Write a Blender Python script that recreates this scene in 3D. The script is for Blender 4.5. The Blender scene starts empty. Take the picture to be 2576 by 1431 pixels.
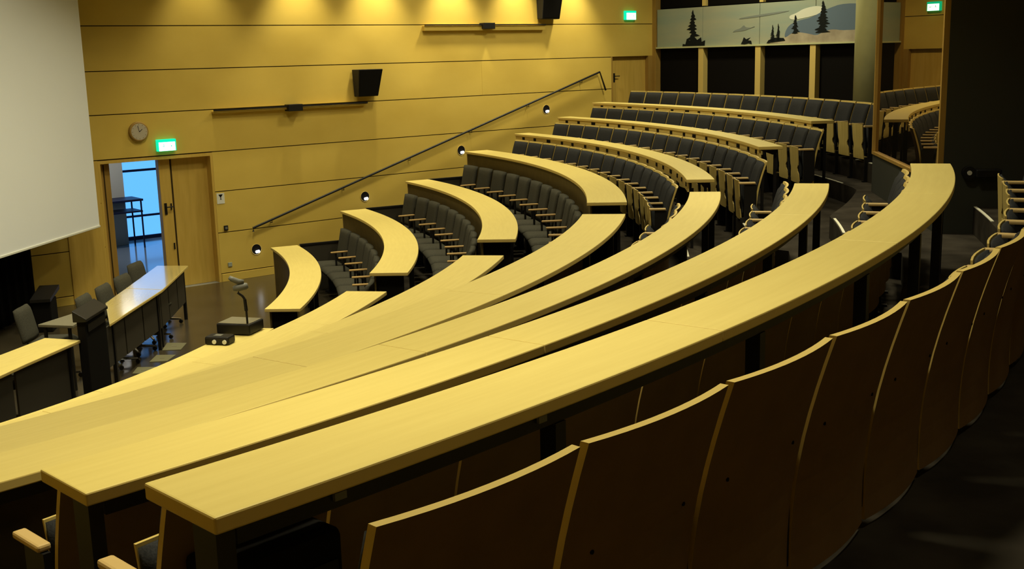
import bpy, math, random
from mathutils import Matrix, Vector
random.seed(4)
SC = bpy.context.scene
COL = SC.collection
rad, cos, sin, pi = math.radians, math.cos, math.sin, math.pi

# ------------------------------------------------------------------ camera
cam_d = bpy.data.cameras.new('camera'); cam = bpy.data.objects.new('camera', cam_d); COL.objects.link(cam)
RT = Vector((0.99967123, -0.00504726, -0.02513868))
UP = Vector((0.02564036, 0.19678345, 0.98011165))
FW = Vector((0.0, 0.98043398, -0.19684817))
RT = FW.cross(UP).normalized(); UP = RT.cross(FW).normalized()
M = Matrix((RT, UP, -FW)).transposed().to_4x4()
M.translation = Vector((11.63073, -13.18079, 3.48497))
cam.matrix_world = M
cam_d.sensor_width = 36.0; cam_d.lens = 2856.985 / 2576 * 36.0
cam_d.clip_start = 0.05; cam_d.clip_end = 200
SC.camera = cam
# ------------------------------------------------------------------ light and exposure
SC.view_settings.view_transform = 'Standard'; SC.view_settings.look = 'None'
SC.view_settings.gamma = 1.0; SC.view_settings.use_curve_mapping = False
SC.view_settings.exposure = 0.0
W = bpy.data.worlds.new('sky'); SC.world = W; W.use_nodes = True
bg = W.node_tree.nodes['Background']; bg.inputs[0].default_value = (0.12, 0.42, 0.95, 1); bg.inputs[1].default_value = 1.65
WARM = (1.0, 0.92, 0.60)
def area(name, loc, size, power, color=WARM, target=None, spread=180):
    d = bpy.data.lights.new(name, 'AREA'); d.shape = 'DISK'; d.size = size; d.energy = power; d.color = color
    d.spread = rad(spread)
    o = bpy.data.objects.new(name, d); COL.objects.link(o); o.location = loc
    if target is not None:
        o.rotation_euler = (Vector(target) - Vector(loc)).to_track_quat('-Z', 'Y').to_euler()
    return o
def pol(r, a, z=0.0): return Vector((r * cos(rad(a)), r * sin(rad(a)), z))
LAMPS = [(8.8, -34, 104), (8.9, -12, 60), (9.0, 13, 64), (14.7, -41, 72), (14.2, -26, 47), (14.2, -11, 62), (12.8, 9, 68), (12.6, 25, 74), (15.2, 14, 44)]
for r_, a_, e_ in LAMPS: area('ceiling_lamp', pol(r_, a_, 6.8), 0.7, e_, spread=(145 if a_ > 5 and r_ > 10 else 106))

area('stage_fill', (8.0, -0.6, 6.8), 0.7, 42, target=(6.0, 0.2, 0.0), spread=95)  # unseen lamp added to brighten the lower part of the projection screen
area('rear_fill', (15.4, 7.4, 6.6), 0.6, 120, spread=150)  # extra unseen lamp added to lift the pillar, mural and back wall
area('rear_fill', pol(17.2, -38, 6.8), 0.6, 14, spread=160)  # dim fill added behind the last row to lift seat backs and carpet
# wall A frame: s along the wall, d into the room, z up
P0 = Vector((7.1346, 5.178, 0)); GA = 38.75
DA = Vector((cos(rad(GA)), sin(rad(GA)), 0)); NA = Vector((sin(rad(GA)), -cos(rad(GA)), 0))   # NA points into the room
def WA(s, d, z): return P0 + DA * s + NA * d + Vector((0, 0, z))
for s, e in ((-0.35, 60), (1.38, 130), (2.9, 150), (4.5, 160), (6.0, 165), (7.4, 150)):
    d = bpy.data.lights.new('wall_washer', 'SPOT'); d.energy = e * 1.6; d.color = WARM; d.spot_size = rad(74); d.spot_blend = 0.85; d.shadow_soft_size = 0.09
    o = bpy.data.objects.new('wall_washer', d); COL.objects.link(o); o.location = WA(s, 0.48, 5.5)
    o.rotation_euler = (WA(s, 0.1, 1.5) - WA(s, 0.48, 5.5)).to_track_quat('-Z', 'Y').to_euler()

# ------------------------------------------------------------------ materials
def mat(name, col, rough=0.6, spec=0.3, metal=0.0, col2=None, scale=(1, 1, 1), nscale=6.0, uv=False, bump=0.0, emit=None, estr=0.0, detail=5.0, lo=0.35, hi=0.68):
    m = bpy.data.materials.new(name); m.use_nodes = True
    nt = m.node_tree; b = nt.nodes['Principled BSDF']
    b.inputs['Base Color'].default_value = (*col, 1); b.inputs['Roughness'].default_value = rough
    b.inputs['Specular IOR Level'].default_value = spec; b.inputs['Metallic'].default_value = metal
    if emit:
        b.inputs['Emission Color'].default_value = (*emit, 1); b.inputs['Emission Strength'].default_value = estr
    if col2 or bump:
        tc = nt.nodes.new('ShaderNodeTexCoord'); mp = nt.nodes.new('ShaderNodeMapping'); nz = nt.nodes.new('ShaderNodeTexNoise')
        mp.inputs['Scale'].default_value = scale; nz.inputs['Scale'].default_value = nscale; nz.inputs['Detail'].default_value = detail
        nt.links.new(tc.outputs['UV' if uv else 'Object'], mp.inputs[0]); nt.links.new(mp.outputs[0], nz.inputs['Vector'])
        if col2:
            cr = nt.nodes.new('ShaderNodeValToRGB'); cr.color_ramp.elements[0].color = (*col, 1); cr.color_ramp.elements[1].color = (*col2, 1)
            cr.color_ramp.elements[0].position = lo; cr.color_ramp.elements[1].position = hi
            nt.links.new(nz.outputs['Fac'], cr.inputs[0]); nt.links.new(cr.outputs[0], b.inputs['Base Color'])
        if bump:
            bp = nt.nodes.new('ShaderNodeBump'); bp.inputs['Strength'].default_value = bump; bp.inputs['Distance'].default_value = 0.01
            nt.links.new(nz.outputs['Fac'], bp.inputs['Height']); nt.links.new(bp.outputs[0], b.inputs['Normal'])
    return m
M_DESK = mat('birch_desk', (0.745, 0.595, 0.190), 0.5, 0.25, col2=(0.785, 0.635, 0.210), scale=(1.2, 14, 14), nscale=2.2, uv=True)
M_DESKG = mat('birch_stage_desk', (0.66, 0.53, 0.18), 0.2, 0.6, col2=(0.72, 0.58, 0.21), scale=(1.2, 14, 14), nscale=2.2, uv=True)
M_DESKG.node_tree.nodes['Principled BSDF'].inputs['Coat Weight'].default_value = 1.0
M_DESKG.node_tree.nodes['Principled BSDF'].inputs['Coat Roughness'].default_value = 0.09
M_DESKG.node_tree.nodes['Principled BSDF'].inputs['Coat IOR'].default_value = 1.7
M_EDGE = mat('birch_edge', (0.68, 0.51, 0.16), 0.5, 0.3)
M_WALL = mat('birch_wall', (0.66, 0.46, 0.088), 0.55, 0.25, col2=(0.74, 0.53, 0.112), scale=(1, 1, 1.6), nscale=0.9, detail=9)
M_DOOR = mat('door_wood', (0.60, 0.39, 0.075), 0.5, 0.3, col2=(0.68, 0.455, 0.10), scale=(8, 8, 0.8), nscale=2.0)
M_FRAME = mat('frame_wood', (0.34, 0.20, 0.04), 0.5, 0.3, col2=(0.42, 0.26, 0.06), scale=(8, 8, 0.8), nscale=2.0)
M_GROOVE = mat('groove_shadow_gap', (0.05, 0.033, 0.012), 0.8, 0.1)
M_PLY = mat('plywood', (0.64, 0.48, 0.14), 0.5, 0.3, col2=(0.74, 0.57, 0.19), scale=(14, 14, 1.2), nscale=2.0)
M_ARM = mat('armrest_wood', (0.70, 0.49, 0.20), 0.45, 0.35)
M_ARMA = mat('armrest_brown_wood', (0.50, 0.32, 0.12), 0.45, 0.35)
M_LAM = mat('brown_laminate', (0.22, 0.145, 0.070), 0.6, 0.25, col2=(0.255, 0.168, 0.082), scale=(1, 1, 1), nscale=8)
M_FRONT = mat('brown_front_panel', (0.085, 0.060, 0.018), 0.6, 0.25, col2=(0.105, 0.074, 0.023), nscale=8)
M_FAB = mat('charcoal_fabric', (0.032, 0.033, 0.036), 0.95, 0.05, col2=(0.05, 0.051, 0.054), nscale=160, bump=0.15)
M_FABG = mat('grey_green_fabric', (0.055, 0.053, 0.042), 0.95, 0.05, col2=(0.082, 0.078, 0.060), nscale=120, bump=0.15)
M_BLACK = mat('black_metal', (0.012, 0.011, 0.011), 0.45, 0.3)
M_BLACKM = mat('matt_black', (0.010, 0.009, 0.008), 0.9, 0.05)
M_CARPET = mat('dark_carpet', (0.030, 0.025, 0.019), 0.95, 0.05, col2=(0.058, 0.049, 0.038), nscale=3.5, detail=12, bump=0.1)
M_LINO = mat('stage_linoleum', (0.045, 0.036, 0.022), 0.22, 0.45, col2=(0.060, 0.048, 0.030), nscale=2.0)
M_SCREEN = mat('screen_cloth', (0.88, 0.90, 0.93), 0.9, 0.05)
M_BATTEN = mat('white_plastic', (0.78, 0.78, 0.70), 0.5, 0.3)
M_STRIP = mat('nosing_strip', (0.88, 0.86, 0.70), 0.6, 0.2)
M_CLOCK = mat('clock_face', (0.50, 0.44, 0.33), 0.6, 0.2)
M_CHROME = mat('chrome', (0.6, 0.6, 0.62), 0.18, 0.5, metal=1.0)
M_GREY = mat('grey_plastic', (0.16, 0.16, 0.14), 0.45, 0.4)
M_GREYT = mat('grey_laminate', (0.20, 0.18, 0.12), 0.5, 0.3)
M_MODEST = mat('dark_front_panel', (0.055, 0.048, 0.035), 0.7, 0.15)
M_EXITG = mat('exit_green', (0.0, 0.4, 0.25), 0.4, 0.3, emit=(0.0, 0.75, 0.42), estr=1.1)
M_EXITW = mat('exit_white', (0.8, 1.0, 0.9), 0.4, 0.3, emit=(0.80, 1.0, 0.86), estr=4.5)
M_BULB = mat('step_light_bulb', (1, 1, 1), 0.4, 0.3, emit=(0.95, 0.97, 1.0), estr=5.0)
M_CURT = mat('black_curtain', (0.008, 0.007, 0.007), 0.95, 0.02)
M_PILLAR = mat('pillar_paint', (0.52, 0.53, 0.29), 0.8, 0.1, col2=(0.58, 0.59, 0.33), nscale=4)
M_BOOTH = mat('booth_dark_wall', (0.055, 0.056, 0.046), 0.95, 0.03)
M_CORRW = mat('corridor_white', (0.62, 0.60, 0.52), 0.7, 0.2)
M_CORRF = mat('corridor_floor', (0.24, 0.27, 0.29), 0.12, 0.6)
M_NAVY = mat('navy_metal', (0.012, 0.016, 0.05), 0.5, 0.3)
M_CEIL = mat('ceiling_paint', (0.16, 0.12, 0.06), 0.9, 0.05)
M_MSKY = mat('mural_sky', (0.30, 0.37, 0.31), 0.6, 0.2, col2=(0.42, 0.42, 0.30), scale=(0.35, 0.35, 2.2), nscale=1.2)
M_MTREE = mat('mural_tree', (0.010, 0.012, 0.012), 0.8, 0.1)
M_MHILL = mat('mural_hill', (0.13, 0.18, 0.24), 0.8, 0.1)
M_MROCK = mat('mural_rock', (0.34, 0.29, 0.21), 0.8, 0.1, col2=(0.48, 0.42, 0.31), nscale=4)
M_MCLOUD = mat('mural_cloud', (0.70, 0.72, 0.60), 0.8, 0.1)
M_MCLD = mat('mural_dark_cloud', (0.21, 0.24, 0.22), 0.8, 0.1)
def glassmat(name, refl, base, tint=(0.85, 0.8, 0.7)):
    m = bpy.data.materials.new(name); m.use_nodes = True; nt = m.node_tree; nt.nodes.clear()
    o = nt.nodes.new('ShaderNodeOutputMaterial'); mx = nt.nodes.new('ShaderNodeMixShader'); g = nt.nodes.new('ShaderNodeBsdfGlossy')
    g.inputs['Roughness'].default_value = 0.0; g.inputs['Color'].default_value = (*tint, 1)
    if base is None: b = nt.nodes.new('ShaderNodeBsdfTransparent'); b.inputs[0].default_value = (0.92, 0.96, 1, 1)
    else: b = nt.nodes.new('ShaderNodeBsdfDiffuse'); b.inputs[0].default_value = (*base, 1)
    mx.inputs[0].default_value = refl
    nt.links.new(b.outputs[0], mx.inputs[1]); nt.links.new(g.outputs[0], mx.inputs[2]); nt.links.new(mx.outputs[0], o.inputs[0])
    return m
M_MIRROR = glassmat('booth_glass', 0.55, (0.012, 0.010, 0.006), (0.9, 0.75, 0.55))
M_PANE = glassmat('window_glass', 0.06, None)
M_BGLASS = mat('dark_window_blind', (0.008, 0.007, 0.006), 0.9, 0.03)

# ------------------------------------------------------------------ mesh helpers
class MB:
    def __init__(s): s.v = []; s.f = []; s.m = []; s.uv = {}
    def add(s, vs, fs, mi=0):
        n = len(s.v); s.v += [Vector(v) for v in vs]
        for f in fs: s.f.append([i + n for i in f]); s.m.append(mi)
        return s
    def box(s, x0, x1, y0, y1, z0, z1, mi=0):
        return s.add([(x, y, z) for x in (x0, x1) for y in (y0, y1) for z in (z0, z1)],
            [(0, 1, 3, 2), (4, 6, 7, 5), (0, 4, 5, 1), (2, 3, 7, 6), (0, 2, 6, 4), (1, 5, 7, 3)], mi)
    def fbox(s, fr, a0, a1, b0, b1, z0, z1, mi=0):
        return s.add([fr(x, y, z) for x in (a0, a1) for y in (b0, b1) for z in (z0, z1)],
            [(0, 1, 3, 2), (4, 6, 7, 5), (0, 4, 5, 1), (2, 3, 7, 6), (0, 2, 6, 4), (1, 5, 7, 3)], mi)
    def prism(s, poly, z0, z1, mi=0, mt=None):
        n = len(poly); vs = [(p[0], p[1], z0) for p in poly] + [(p[0], p[1], z1) for p in poly]
        s.add(vs, [tuple(range(n))[::-1]], mi)
        k = len(s.v) - 2 * n
        s.f.append([k + n + i for i in range(n)]); s.m.append(mi if mt is None else mt)
        for i in range(n):
            j = (i + 1) % n; s.f.append([k + i, k + j, k + n + j, k + n + i]); s.m.append(mi)
        return s
    def ring(s, r0, r1, a0, a1, z0, z1, mi=0, step=1.0, me=None):
        """annular slab; me = material of the rim and ends"""
        n = max(1, int(math.ceil(abs(a1 - a0) / step))); me = mi if me is None else me
        f0 = r0 if callable(r0) else (lambda a: r0); f1 = r1 if callable(r1) else (lambda a: r1)
        k = len(s.v)
        for i in range(n + 1):
            a = a0 + (a1 - a0) * i / n
            s.v += [pol(f0(a), a, z0), pol(f1(a), a, z0), pol(f1(a), a, z1), pol(f0(a), a, z1)]
        for i in range(n):
            b = k + 4 * i; c = b + 4
            for q, mm in (((b + 3, b + 2, c + 2, c + 3), mi), ((b, c, c + 1, b + 1), me), ((b, b + 3, c + 3, c), me), ((b + 1, c + 1, c + 2, b + 2), me)):
                s.f.append(list(q)); s.m.append(mm)
        s.f.append([k, k + 1, k + 2, k + 3]); s.m.append(me)
        e = k + 4 * n; s.f.append([e + 3, e + 2, e + 1, e]); s.m.append(me)
        return s
    def tube(s, pts, r, seg=8, mi=0, cap=True):
        pts = [Vector(p) for p in pts]; k = len(s.v)
        for i, p in enumerate(pts):
            d = (pts[min(i + 1, len(pts) - 1)] - pts[max(i - 1, 0)]).normalized()
            a = Vector((0, 0, 1)) if abs(d.z) < 0.9 else Vector((1, 0, 0))
            u = d.cross(a).normalized(); w = d.cross(u).normalized()
            rr = r[i] if isinstance(r, (list, tuple)) else r
            for j in range(seg): t = 2 * pi * j / seg; s.v.append(p + (u * cos(t) + w * sin(t)) * rr)
        for i in range(len(pts) - 1):
            for j in range(seg):
                q = (j + 1) % seg; s.f.append([k + i * seg + j, k + i * seg + q, k + (i + 1) * seg + q, k + (i + 1) * seg + j]); s.m.append(mi)
        if cap:
            s.f.append([k + j for j in range(seg)][::-1]); s.m.append(mi)
            e = k + (len(pts) - 1) * seg; s.f.append([e + j for j in range(seg)]); s.m.append(mi)
        return s
    def grid(s, fn, nu, nv, th, mi=0, me=None):
        """solid sheet from fn(u,v)->(front point, normal) ; th thickness backwards. front=mi[0], back=mi[1], rim=me"""
        k = len(s.v); N = (nu + 1) * (nv + 1)
        P = []; Q = []
        for i in range(nu + 1):
            for j in range(nv + 1):
                p, nn = fn(i / nu, j / nv); P.append(Vector(p)); Q.append(Vector(p) + Vector(nn) * th)
        s.v += P + Q
        a = lambda i, j: k + i * (nv + 1) + j
        for i in range(nu):
            for j in range(nv):
                s.f.append([a(i, j), a(i + 1, j), a(i + 1, j + 1), a(i, j + 1)]); s.m.append(mi[0])
                s.f.append([N + a(i, j), N + a(i, j + 1), N + a(i + 1, j + 1), N + a(i + 1, j)]); s.m.append(mi[1])
        for i in range(nu):
            for j, fl in ((0, 0), (nv, 1)):
                q = [a(i, j), N + a(i, j), N + a(i + 1, j), a(i + 1, j)]; s.f.append(q if not fl else q[::-1]); s.m.append(me)
        for j in range(nv):
            for i, fl in ((0, 1), (nu, 0)):
                q = [a(i, j), N + a(i, j), N + a(i, j + 1), a(i, j + 1)]; s.f.append(q if not fl else q[::-1]); s.m.append(me)
        return s
    def build(s, name, mats, parent=None, bevel=0, uv=False, smooth=False, seg=2):
        me = bpy.data.meshes.new(name); me.from_pydata([tuple(v) for v in s.v], [], s.f)
        if not isinstance(mats, (list, tuple)): mats = [mats]
        for m in mats: me.materials.append(m)
        me.polygons.foreach_set('material_index', s.m)
        if uv:
            L = me.uv_layers.new(name='UVMap')
            for p in me.polygons:
                flat = abs(p.normal.z) > 0.7
                for li in p.loop_indices:
                    c = me.vertices[me.loops[li].vertex_index].co; r = math.hypot(c.x, c.y); t = math.atan2(c.y, c.x) * 12
                    L.data[li].uv = (t, r if flat else c.z)
        if smooth: me.polygons.foreach_set('use_smooth', [True] * len(me.polygons))
        me.update()
        o = bpy.data.objects.new(name, me); COL.objects.link(o)
        if parent: o.parent = parent
        if bevel:
            b = o.modifiers.new('bevel', 'BEVEL'); b.width = bevel; b.segments = seg; b.limit_method = 'ANGLE'; b.angle_limit = rad(40)
        return o
def struct(o): o['kind'] = 'structure'; return o
def tag(o, label, cat, group=None):
    o['label'] = label; o['category'] = cat
    if group: o['group'] = group
    return o
def thing(name, label, cat, loc=(0, 0, 0), rz=0.0, group=None):
    o = bpy.data.objects.new(name, None); COL.objects.link(o); o.empty_display_size = 0.1
    o.location = loc; o.rotation_euler = (0, 0, rz)
    return tag(o, label, cat, group)
def copy_thing(root, loc, rz, label, group):
    r = root.copy(); COL.objects.link(r); r.location = loc; r.rotation_euler = (0, 0, rz); r['label'] = label; r['group'] = group
    for ch in list(root.children):
        c = ch.copy(); COL.objects.link(c); c.parent = r
        for g in list(ch.children):
            d = g.copy(); COL.objects.link(d); d.parent = c
    return r
ORD = ['zeroth', 'first', 'second', 'third', 'fourth', 'fifth', 'sixth', 'seventh', 'eighth', 'ninth', 'tenth', 'eleventh', 'twelfth', 'thirteenth', 'fourteenth', 'fifteenth', 'sixteenth', 'seventeenth', 'eighteenth', 'nineteenth', 'twentieth']

# ------------------------------------------------------------------ measured rows
ZT = [0.75, 1.16287, 1.52760, 1.92520, 2.16072, 2.39886, 2.61742]
RI = [8.8384, 10.0752, 11.2950, 12.5000, 13.5580, 14.4981, 15.3670]
RO = [9.2496, 10.5059, 11.7172, 12.9301, 13.8528, 14.7761, 15.6527]
ZF = [z - 0.75 for z in ZT]; ZB = 2.1; RB = 16.02
AX = -7.2
def angA(r): return GA - math.degrees(math.asin(0.43 / r))      # where the circle meets the left wall
def angB(r): return 2 * AX - angA(r)
def mir(p):
    c, s_ = cos(rad(2 * AX)), sin(rad(2 * AX)); return Vector((p[0] * c + p[1] * s_, p[0] * s_ - p[1] * c, p[2] if len(p) > 2 else 0))

# ------------------------------------------------------------------ room shell
PC = WA(9.77, 0, 0)
GB = GA - 90.0; DB = Vector((cos(rad(GB)), sin(rad(GB)), 0)); NB = Vector((-cos(rad(GA)), -sin(rad(GA)), 0))
def WB(s, d, z): return PC + DB * s + NB * d + Vector((0, 0, z))
ax = Vector((cos(rad(AX)), sin(rad(AX)), 0)); an = Vector((-ax.y, ax.x, 0))
APEX = PC + DB * (-(PC.dot(an)) / DB.dot(an))
H = 7.0
SF = -3.45                                         # where the side wall meets the front wall
FA = WA(SF, 0, 0); FB = mir(FA); PCm = mir(PC)
fl = MB(); fl.prism([FA - DA * 0.0, WA(9.9, 0, 0), APEX + ax * 0.3, mir(WA(9.9, 0, 0)), FB][::-1], -0.3, 0.0)
struct(fl.build('floor', M_LINO))
def ringA(k, r0, r1, z0, z1, name):
    m = MB(); n = 90
    f0 = r0 if callable(r0) else (lambda a: r0)
    b0, b1 = angB(r0(-50) if callable(r0) else r0), angA(r0(40) if callable(r0) else r0); c0, c1 = angB(r1(-50) if callable(r1) else r1), angA(r1(40) if callable(r1) else r1)
    f1 = r1 if callable(r1) else (lambda a: r1)
    kk = 0
    for i in range(n + 1):
        a = b0 + (b1 - b0) * i / n; c = c0 + (c1 - c0) * i / n
        m.v += [pol(f0(a), a, z0), pol(f1(c), c, z0), pol(f1(c), c, z1), pol(f0(a), a, z1)]
    for i in range(n):
        b = 4 * i; c = b + 4
        for q in ((b + 3, b + 2, c + 2, c + 3), (b, c, c + 1, b + 1), (b, b + 3, c + 3, c), (b + 1, c + 1, c + 2, b + 2)): m.f.append(list(q)); m.m.append(0)
    m.f.append([0, 1, 2, 3]); m.f.append([4 * n + 3, 4 * n + 2, 4 * n + 1, 4 * n]); m.m += [0, 0]
    return struct(m.build(name, M_CARPET))
def r6(a):                                          # riser up to tier 6, drawn in a little across the aisle
    return 14.17 if -11.0 < a < -0.6 else 14.48
def r7(a):
    if a > 6.2: return 15.35
    if a > 0: return 15.68
    if a > -8: return 15.68 + (a / -8) * (14.92 - 15.68)
    if a > -15.8: return 14.92
    return 15.35
rin = [0, RI[1] - 0.02, RI[2] - 0.02, RI[3] - 0.02, RI[4] - 0.02, r6, r7, RB]
tz = ZF + [ZB]
for k in range(1, 7): ringA(k, rin[k], rin[k + 1], 0.002, tz[k], 'floor_tier')
bk = MB(); pts = [pol(RB, angB(RB) + (angA(RB) - angB(RB)) * i / 90) for i in range(91)]
# back landing polygon, in two halves so that each is simple
half = pts[45:] + [PC, APEX]
bk.prism([(p.x, p.y) for p in half], 0.002, ZB)
half = [APEX, PCm] + pts[:46]
bk.prism([(p.x, p.y) for p in half], 0.002, ZB)
struct(bk.build('floor_landing', M_CARPET))

# left wall: stacked veneered boards with open grooves, two doorways
wl = MB()
bands = [0.0, 0.135, 0.805, 1.4725, 2.115, 2.78, 3.42, 4.077, 4.74, 5.4, 6.06, H]
g = 0.007
for i in range(len(bands) - 1):
    z0 = bands[i] + (g if i else 0); z1 = bands[i + 1] - g
    if z1 <= 2.11: spans = [(SF, -2.12), (-0.29, 9.77)]
    else: spans = [(SF, 9.77)]
    out = []
    for a, b in spans:
        if z0 > 1.6 and z1 < 4.06 and b > 9: out.append((a, 8.52))
        elif z1 > 1.87 and z0 < 1.87 and b > 9: out.append((a, 8.52))
        else: out.append((a, b))
    for a, b in out:
        cuts = [a, b]
        if i == 5 and a < 5.17 < b: cuts = [a, 5.17 - 0.002, 5.17 + 0.002, b]
        if i == 2 and a < 2.0: cuts = cuts
        for q in range(0, len(cuts), 2): wl.fbox(WA, cuts[q], cuts[q + 1], -0.02, 0.0, z0, z1, 0)
# backing behind the boards (shows in the grooves)
for a, b, z0, z1 in ((SF, -2.12, 0, H), (-2.12, -0.29, 2.105, H), (-0.29, 8.52, 0, H), (8.52, 9.77, 0, 1.84), (8.52, 9.77, 3.96, H)):
    wl.fbox(WA, a, b, -0.45, -0.0205, z0, z1, 1)
struct(wl.build('wall_left', [M_WALL, M_GROOVE]))
bb = MB(); bb.fbox(WA, SF, -2.67, 0.0, 0.012, 0.0, 0.125); bb.fbox(WA, -0.28, 1.75, 0.0, 0.012, 0.0, 0.125)
struct(bb.build('baseboard_left', M_WALL, bevel=0.003))
def slab(name, a, b, out, z0, z1, m, th=0.3):
    q = MB(); q.prism([a, b, b + out * th, a + out * th] if (b - a).cross(out).z > 0 else [a, a + out * th, b + out * th, b], z0, z1); return struct(q.build(name, m))
slab('wall_right', mir(WA(9.77, 0, 0)), FB, mir(-NA) - Vector((0, 0, 0)), 0, H, M_WALL)
slab('wall_front', FA - an * -0.3, FB + an * -0.3, -ax, 0, H, mat('front_wall_paint', (0.05, 0.038, 0.02), 0.9, 0.05))
slab('wall_back_right', APEX, PCm, mir(-NB), 0, H, M_WALL)
ce = MB(); ce.prism([WA(SF - 0.5, -0.5, 0), WA(10.2, -0.5, 0), APEX + ax * 0.6, mir(WA(10.2, -0.5, 0)), mir(WA(SF - 0.5, -0.5, 0))][::-1], H, H + 0.2)
struct(ce.build('ceiling', M_CEIL))

# back wall with frame, black windows, mullions
bw = MB(); L = (APEX - PC).length
bw.fbox(WB, -0.45, L, -0.45, -0.12, 0, H, 0)
struct(bw.build('wall_back', M_BLACKM))
mull = [1.35, 2.80, 4.07, 5.4, 6.7, 8.0]
xs = [0.12] + mull
for i, x in enumerate(xs):
    x1 = (xs[i + 1] if i + 1 < len(xs) else 9.3) - 0.07; x0 = x + (0.07 if i else 0.0)
    w = MB(); w.fbox(WB, x0, x1, -0.09, -0.08, ZB, 3.56); w.fbox(WB, x0, x1, -0.09, -0.08, 4.38, H - 0.1)
    wo = struct(w.build('window_%d' % (i + 2), M_BGLASS))
tr = MB(); tr.fbox(WB, -0.02, 0.10, -0.12, 0.05, ZB, H)
struct(tr.build('trim_1', M_FRAME, bevel=0.004))
for i, x in enumerate(mull):
    w = MB(); w.fbox(WB, x - 0.065, x + 0.065, -0.12, 0.05, ZB, 3.555); w.fbox(WB, x - 0.045, x + 0.045, -0.12, -0.03, 4.38, H)
    struct(w.build('trim_%d' % (i + 2), M_EDGE, bevel=0.004))

# mural
mu = thing('mural', 'long landscape mural of conifers, rocks and pale sky above the black windows', 'mural', WB(0.12, 0, 3.575))
mu.rotation_euler = (0, 0, rad(GB))
def MU(x, z, d=0.0): return Vector((x, d, z))
# local axes: x along the wall, y = -d into the room... local y points away from the room
def murbox(mb, x0, x1, z0, z1, d0, d1, mi=0): mb.box(x0, x1, -d1, -d0, z0, z1, mi)
def flatpoly(pts, d0, d1, soft=0):
    for _ in range(soft): pts = [q for i in range(len(pts)) for q in ((pts[i][0] * .75 + pts[(i + 1) % len(pts)][0] * .25, pts[i][1] * .75 + pts[(i + 1) % len(pts)][1] * .25), (pts[i][0] * .25 + pts[(i + 1) % len(pts)][0] * .75, pts[i][1] * .25 + pts[(i + 1) % len(pts)][1] * .75))]
    m = MB(); n = len(pts)
    m.v = [Vector((p[0], -d1, p[1])) for p in pts] + [Vector((p[0], -d0, p[1])) for p in pts]
    m.f = [list(range(n)), [n + i for i in range(n)][::-1]] + [[i, n + i, n + (i + 1) % n, (i + 1) % n] for i in range(n)]; m.m = [0] * (n + 2)
    return m
edges = [0.0, 1.26, 2.70, 3.98, 5.35, 6.6]
for i in range(5):
    p = MB(); murbox(p, edges[i] + 0.006, edges[i + 1] - 0.006, 0.02, 0.785, 0.0, 0.03); p.build('picture_panel', M_MSKY, mu)
p = MB(); murbox(p, 0, 6.6, -0.012, 0.02, 0.0, 0.07); p.build('ledge', M_PILLAR, mu)
def conifer(x, base, h, w, seed):
    rnd = random.Random(seed); L_, R_ = [], []
    n = 11
    for i in range(n):
        t = i / n; ww = w * (1 - t) ** 0.75 * (0.45 + 0.9 * rnd.random()); z = base + h * t
        L_.append((x - ww, z)); L_.append((x - ww * 0.38, z + h / n * 0.7)); 
        ww = w * (1 - t) ** 0.75 * (0.45 + 0.9 * rnd.random())
        R_.append((x + ww, z)); R_.append((x + ww * 0.38, z + h / n * 0.7))
    return flatpoly([(x + 0.0, base - 0.01)] + R_ + [(x, base + h)] + L_[::-1], 0.03, 0.036)
conifer(1.00, 0.03, 0.71, 0.20, 3).build('painted_tree', M_MTREE, mu)
flatpoly([(0.72, 0.02), (1.32, 0.02), (1.33, 0.13), (1.24, 0.10), (1.22, 0.19), (1.12, 0.14), (1.05, 0.2), (0.92, 0.13), (0.84, 0.17), (0.80, 0.06), (0.73, 0.07)], 0.031, 0.037).build('painted_shrub', M_MTREE, mu)
flatpoly([(2.25, 0.03), (2.34, 0.02), (2.44, 0.04), (2.52, 0.02), (2.50, 0.09), (2.42, 0.10), (2.48, 0.15), (2.38, 0.12), (2.32, 0.16), (2.29, 0.09)], 0.031, 0.037).build('painted_shrub', M_MTREE, mu)
flatpoly([(2.02, 0.26), (2.12, 0.31), (2.24, 0.33), (2.32, 0.40), (2.36, 0.34), (2.58, 0.335), (2.58, 0.37), (2.44, 0.31), (2.30, 0.28), (2.12, 0.27)], 0.031, 0.035, 2).build('painted_cloud', M_MCLD, mu)
flatpoly([(2.2, 0.50), (2.9, 0.545), (3.35, 0.60), (3.4, 0.62), (2.9, 0.59), (2.2, 0.53)], 0.031, 0.035, 2).build('painted_cloud', M_MCLD, mu)
flatpoly([(3.42, 0.44), (3.7, 0.46), (4.05, 0.52), (4.20, 0.60), (4.05, 0.68), (3.72, 0.64), (3.55, 0.56), (3.38, 0.52)], 0.031, 0.035, 2).build('painted_cloud', M_MCLOUD, mu)
flatpoly([(3.30, 0.22), (3.40, 0.36), (3.62, 0.43), (3.90, 0.47), (4.2, 0.60), (4.6, 0.70), (5.3, 0.62), (6.0, 0.4), (6.5, 0.3), (6.5, 0.1), (3.3, 0.1)], 0.034, 0.038, 2).build('painted_hill', M_MHILL, mu)
flatpoly([(2.75, 0.02), (6.5, 0.02), (6.5, 0.16), (5.4, 0.24), (4.6, 0.21), (4.35, 0.25), (4.15, 0.20), (4.02, 0.14), (3.85, 0.18), (3.6, 0.22), (3.45, 0.20), (3.36, 0.14), (3.22, 0.10), (3.0, 0.05)], 0.039, 0.043, 2).build('painted_rock', M_MROCK, mu)
for x, b, h, w, sd in ((3.02, 0.07, 0.30, 0.06, 5), (3.15, 0.08, 0.31, 0.06, 8), (3.54, 0.20, 0.33, 0.09, 9), (4.14, 0.20, 0.56, 0.17, 12)):
    q = conifer(x, b, h, w, sd)
    for v in q.v: v.y -= 0.012
    q.build('painted_tree', M_MTREE, mu)
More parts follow.
